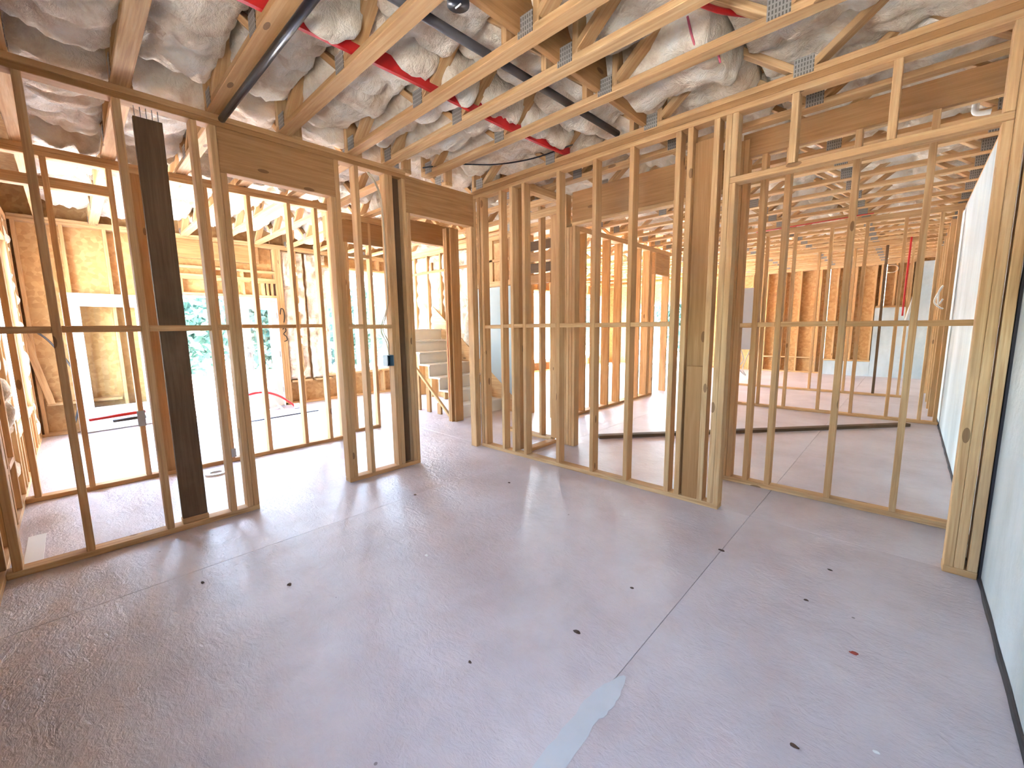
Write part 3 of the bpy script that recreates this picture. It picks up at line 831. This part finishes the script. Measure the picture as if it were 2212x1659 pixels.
# electric panel and cables in the far room
pn = thing('electric_panel', 'pale grey electric panel cover fixed between studs of the far partition', 'electrical panel', (1.5, 4.5, .9))
box('cover', pn, 1.38, 1.70, 4.50, 4.53, .93, 1.92, PANELG, .006); box('enclosure', pn, 1.40, 1.68, 4.532, 4.62, .95, 1.90, PANELG)
tag(tube('white_cable', smooth_path([(1.45, 4.56, .92), (1.50, 4.55, .75), (1.43, 4.54, .62), (1.55, 4.54, .50), (1.50, 4.54, .62), (1.58, 4.55, .9)]), .008, WHITEP), 'loose white cable loops hanging below the pale grey panel', 'cable')
tag(tube('riser_pipe', smooth_path([(3.36, 6.94, 2.8), (3.35, 6.94, 2.0), (3.35, 6.94, 1.45)]), .014, RED), 'slim red pipe running down beside the far partition', 'pipe')
tag(tube('vent_pipe', [(3.50, 6.975, 1.95), (3.39, 6.975, 1.30)], .022, WHITEP), 'short white pipe leaning near the far concrete wall', 'pipe')
tag(tube('cable_coil', smooth_path([(3.735, 4.50, 1.62), (3.70, 4.45, 1.56), (3.69, 4.42, 1.70), (3.72, 4.44, 1.78), (3.66, 4.42, 1.60), (3.71, 4.43, 1.52), (3.745, 4.45, 1.50)]), .010, WHITEP), 'white cable tail curling off the last stud beside the concrete wall', 'cable')
tag(tube('copper_coil', [(3.02+.13*math.cos(t*.4), 10.688, 2.62+.09*math.sin(t*.4)) for t in range(34)], .010, CABLE), 'round coil of cable hanging on the far strand-board wall', 'cable')
tag(tube('plastic_pipe', smooth_path([(3.66, 1.25, 3.188), (3.66, 1.25, 2.93), (3.665, 1.25, 2.80), (3.67, 1.25, 2.73), (3.74, 1.25, 2.715)]), .018, WHITEP), 'short white plastic pipe elbow between trusses near the top of the concrete wall', 'pipe')
tag(tube('sprinkler_line', [(1.6, 4.45, 2.76), (3.0, 4.3, 2.76)], .007, RED), 'red pipe crossing under the trusses ahead of the far partition', 'pipe')

# ------------------------------------------------------------------ things on floors
lb_ = thing('loose_board', 'dark loose board lying diagonally on the far room slab', 'board', (2.19, 2.71, 0))
o = link('board', chamfer_box(4.12, D, S, DARKW[0]), lb_, (2.19, 2.71, S/2+.0005)); o.rotation_euler.z = math.atan2(3.12, 2.72)
fl = thing('closet_flange', 'white plastic floor flange ring on the slab behind the first wall', 'flange', (-1.21, -2.29, 0))
V, Fc = [], []
for k in range(28):
    q = 2*math.pi*k/28; c, s = math.cos(q), math.sin(q)
    for r, z in ((.05, .001), (.05, .014), (.088, .014), (.088, .001)): V.append((r*c, r*s, z))
for k in range(28):
    a, b = 4*k, 4*((k+1) % 28)
    for j in range(4): Fc.append((a+j, b+j, b+(j+1) % 4, a+(j+1) % 4))
mesh_obj('ring', V, Fc, WHITEP, fl, loc=tuple(fl.location))
ps = thing('paper_strip', 'white paper strip bent into an angle on the slab by the window wall', 'paper', (-.6, -3.38, 0))
box('strip', ps, -.66, -.10, -3.44, -3.36, .0006, .0035, WHITEP, 0); box('strip', ps, -.14, -.06, -3.355, -3.20, .0006, .0035, WHITEP, 0)
tag(tube('pipe_stub', [(-1.68, -3.07, .585), (-1.62, -2.70, .615)], .014, RED), 'red pipe stub crossing the stud with a steel nail plate', 'pipe')
tag(tube('pipe_stub', [(-1.68, -2.92, .55), (-1.62, -2.70, .565)], .014, GREYP), 'grey pipe stub just below the red one at the nail plate', 'pipe')
tag(tube('steel_rod', [(-3.45, -1.45, .02), (-3.5, -.42, .03)], .010, BLACKP), 'thin dark rod lying on the bright slab inside the glazed door', 'rod')
tag(tube('red_hose', smooth_path([(-3.95, -1.35, .34), (-3.95, -1.1, .37), (-4.0, -.85, .28), (-4.1, -.62, .10), (-4.15, -.55, .015)]), .016, RED), 'red hose arching up off the slab by the open door', 'hose')
tag(tube('white_hose', smooth_path([(-3.98, -1.25, .28), (-4.0, -1.0, .26), (-4.05, -.85, .12), (-4.1, -.75, .015)]), .014, WHITEP), 'white hose arching below the red one by the open door', 'hose')
tag(tube('pipe_fitting', [(-4.12, -.58, .05), (-4.10, -.50, .05)], .045, WHITEP, None, 12), 'white pipe fitting on the slab at the end of the red hose', 'fitting')
tag(tube('black_hose', smooth_path([(-4.52, -3.46, 1.42), (-4.50, -3.30, 1.25), (-4.48, -3.12, .85), (-4.48, -3.10, .5), (-4.46, -3.22, .02)]), .012, GREYP), 'dark hose curving down the strand-board wall in the door room corner', 'hose')

# filler patches in the floor
def patch(pts, z=.0012, nm='filler_patch'):
    V = [(x, y, .0) for x, y in pts]+[(x, y, z) for x, y in pts]; n = len(pts)
    return mesh_obj(nm, V, [tuple(range(n, 2*n))]+[(k, (k+1) % n, n+(k+1) % n, n+k) for k in range(n)], PATCH, floor, loc=tuple(floor.location*0))
def blob(path, wid, seed, n=26):
    Lp, Rp = [], []
    for k in range(n+1):
        t = k/n*(len(path)-1); i = min(int(t), len(path)-2); f = t-i
        x = path[i][0]*(1-f)+path[i+1][0]*f; y = path[i][1]*(1-f)+path[i+1][1]*f
        wv = wid*(1+.35*noise.noise(Vector((k*.4, seed, 0))))*math.sin(math.pi*min(1, .08+min(k, n-k)/n*3)/2)
        dx, dy = path[i+1][0]-path[i][0], path[i+1][1]-path[i][1]; l = math.hypot(dx, dy)
        Lp.append((x-dy/l*wv, y+dx/l*wv)); Rp.append((x+dy/l*wv*(.9+.3*noise.noise(Vector((k*.5, seed+9, 0)))), y-dx/l*wv))
    return Lp+Rp[::-1]
for pth, wd, s in (([(2.78, -1.78), (2.765, -2.0), (2.78, -2.5)], .042, 3), ):
    V = blob(pth, wd, s); patch(V)

SPK = [((2.51, -1.71), .016, CHIP, 'dark ragged crumb alone in the middle of the near slab'), ((3.21, -.78), .012, CHIP, 'dark sliver on the slab ahead of the wide opening'),
       ((3.41, -1.05), .016, flat('red_scrap', (.35, .05, .03)), 'small dull red scrap on the slab near the concrete wall'), ((2.76, -.57), .018, CHIP, 'brown crumb cluster sitting on the long floor joint'),
       ((3.31, -1.66), .014, CHIP, 'dark starry speck on the near slab toward the concrete wall'), ((1.49, -1.79), .014, WHITEP, 'white plastic bit on the slab below the first doorway'),
       ((1.19, -2.45), .016, CHIP, 'brown wood chip in the blue-lit slab by the first wall'), ((3.5, -1.51), .010, WHITEP, 'white crumb on the slab close to the concrete wall'),
       ((2.29, -2.14), .010, CHIP, 'tiny dark fleck on the near slab beside the skim patch'), ((2.54, -1.26), .012, CHIP, 'dark fleck on the slab beyond the ragged crumb'),
       ((.82, -2.76), .014, CHIP, 'brown chip on the slab ahead of the wide dark board'), ((3.26, -.39), .013, CHIP, 'thin brown sliver just outside the wide opening'),
       ((.66, -1.32), .016, CHIP, 'brown chip on the bright slab before the double stud'), ((1.05, -.62), .016, CHIP, 'dark chip on the bright slab by the corner doorway')]
for (x, y), r, m, lab in SPK:
    bm = bmesh.new(); r *= .72; bmesh.ops.create_icosphere(bm, subdivisions=2, radius=r)
    for v in bm.verts:
        q = 1+.6*noise.noise(v.co*90+Vector((x*9, y*7, 0))); v.co = Vector((v.co.x*q*1.3, v.co.y*q*.8, max(-.001, v.co.z*q*.45)+.001))
    me = bpy.data.meshes.new('debris_chip'); bm.to_mesh(me); bm.free(); me.materials.append(m)
    tag(link('debris_chip', me, None, (x, y, .001)), lab, 'debris')

# ------------------------------------------------------------------ outside
def tree(label, x, y, h, r, seed, n=2600):
    t = thing('tree', label, 'tree', (x, y, -.2))
    V, Fc = tube_data([(0, 0, 0), (.05, .02, h*.3), (0, .08, h*.62)], .09, 8)
    mesh_obj('trunk', [tuple(v) for v in V], Fc, BARK, t, True).location = (0, 0, 0)
    q = random.Random(seed); V, Fc = [], []
    bl = [(q.uniform(-r*.6, r*.6), q.uniform(-r*.6, r*.6), h*q.uniform(.2, .95), r*q.uniform(.4, .75)) for _ in range(16)]
    for k in range(n):
        bx, by, bz, br = q.choice(bl)
        d = Vector((q.gauss(0, 1), q.gauss(0, 1), q.gauss(0, 1))).normalized()*br*q.uniform(.55, 1)
        c = Vector((bx, by, bz))+d; a = Vector((q.gauss(0, 1), q.gauss(0, 1), q.gauss(0, 1))).normalized()*q.uniform(.11, .2); b = a.orthogonal().normalized()*a.length*.6
        i = len(V); V += [tuple(c-a), tuple(c+b), tuple(c+a), tuple(c-b)]; Fc.append((i, i+1, i+2, i+3))
    f = mesh_obj('foliage', V, Fc, LEAF, t); f.location = (0, 0, 0); f['kind'] = 'stuff'
for k, (x, y, h, r) in enumerate([(-15.0, -.9, 3.0, 1.6), (-15.4, 2.4, 3.1, 1.6), (-18.6, .9, 3.5, 1.7), (-18.9, 5.3, 3.6, 1.7), (-15.2, 6.2, 3.0, 1.6), (-11, 21, 3.6, 2.2), (-5.5, 21, 3.2, 2.0)]):
    tree('leafy green tree beyond the glazed doors, %s one along the yard' % ORD[k] if k < 5 else 'leafy green tree outside the far window, %s' % ('set back', 'closer in')[k-5], x, y, h, r, 50+k)
for k, (x, y) in enumerate([(-7, -11.5), (-11, -10.5), (-3, -12.5)]):
    tree('leafy green tree outside the side window of the door room, %s one' % ORD[k], x, y, 3.6, 1.9, 80+k)
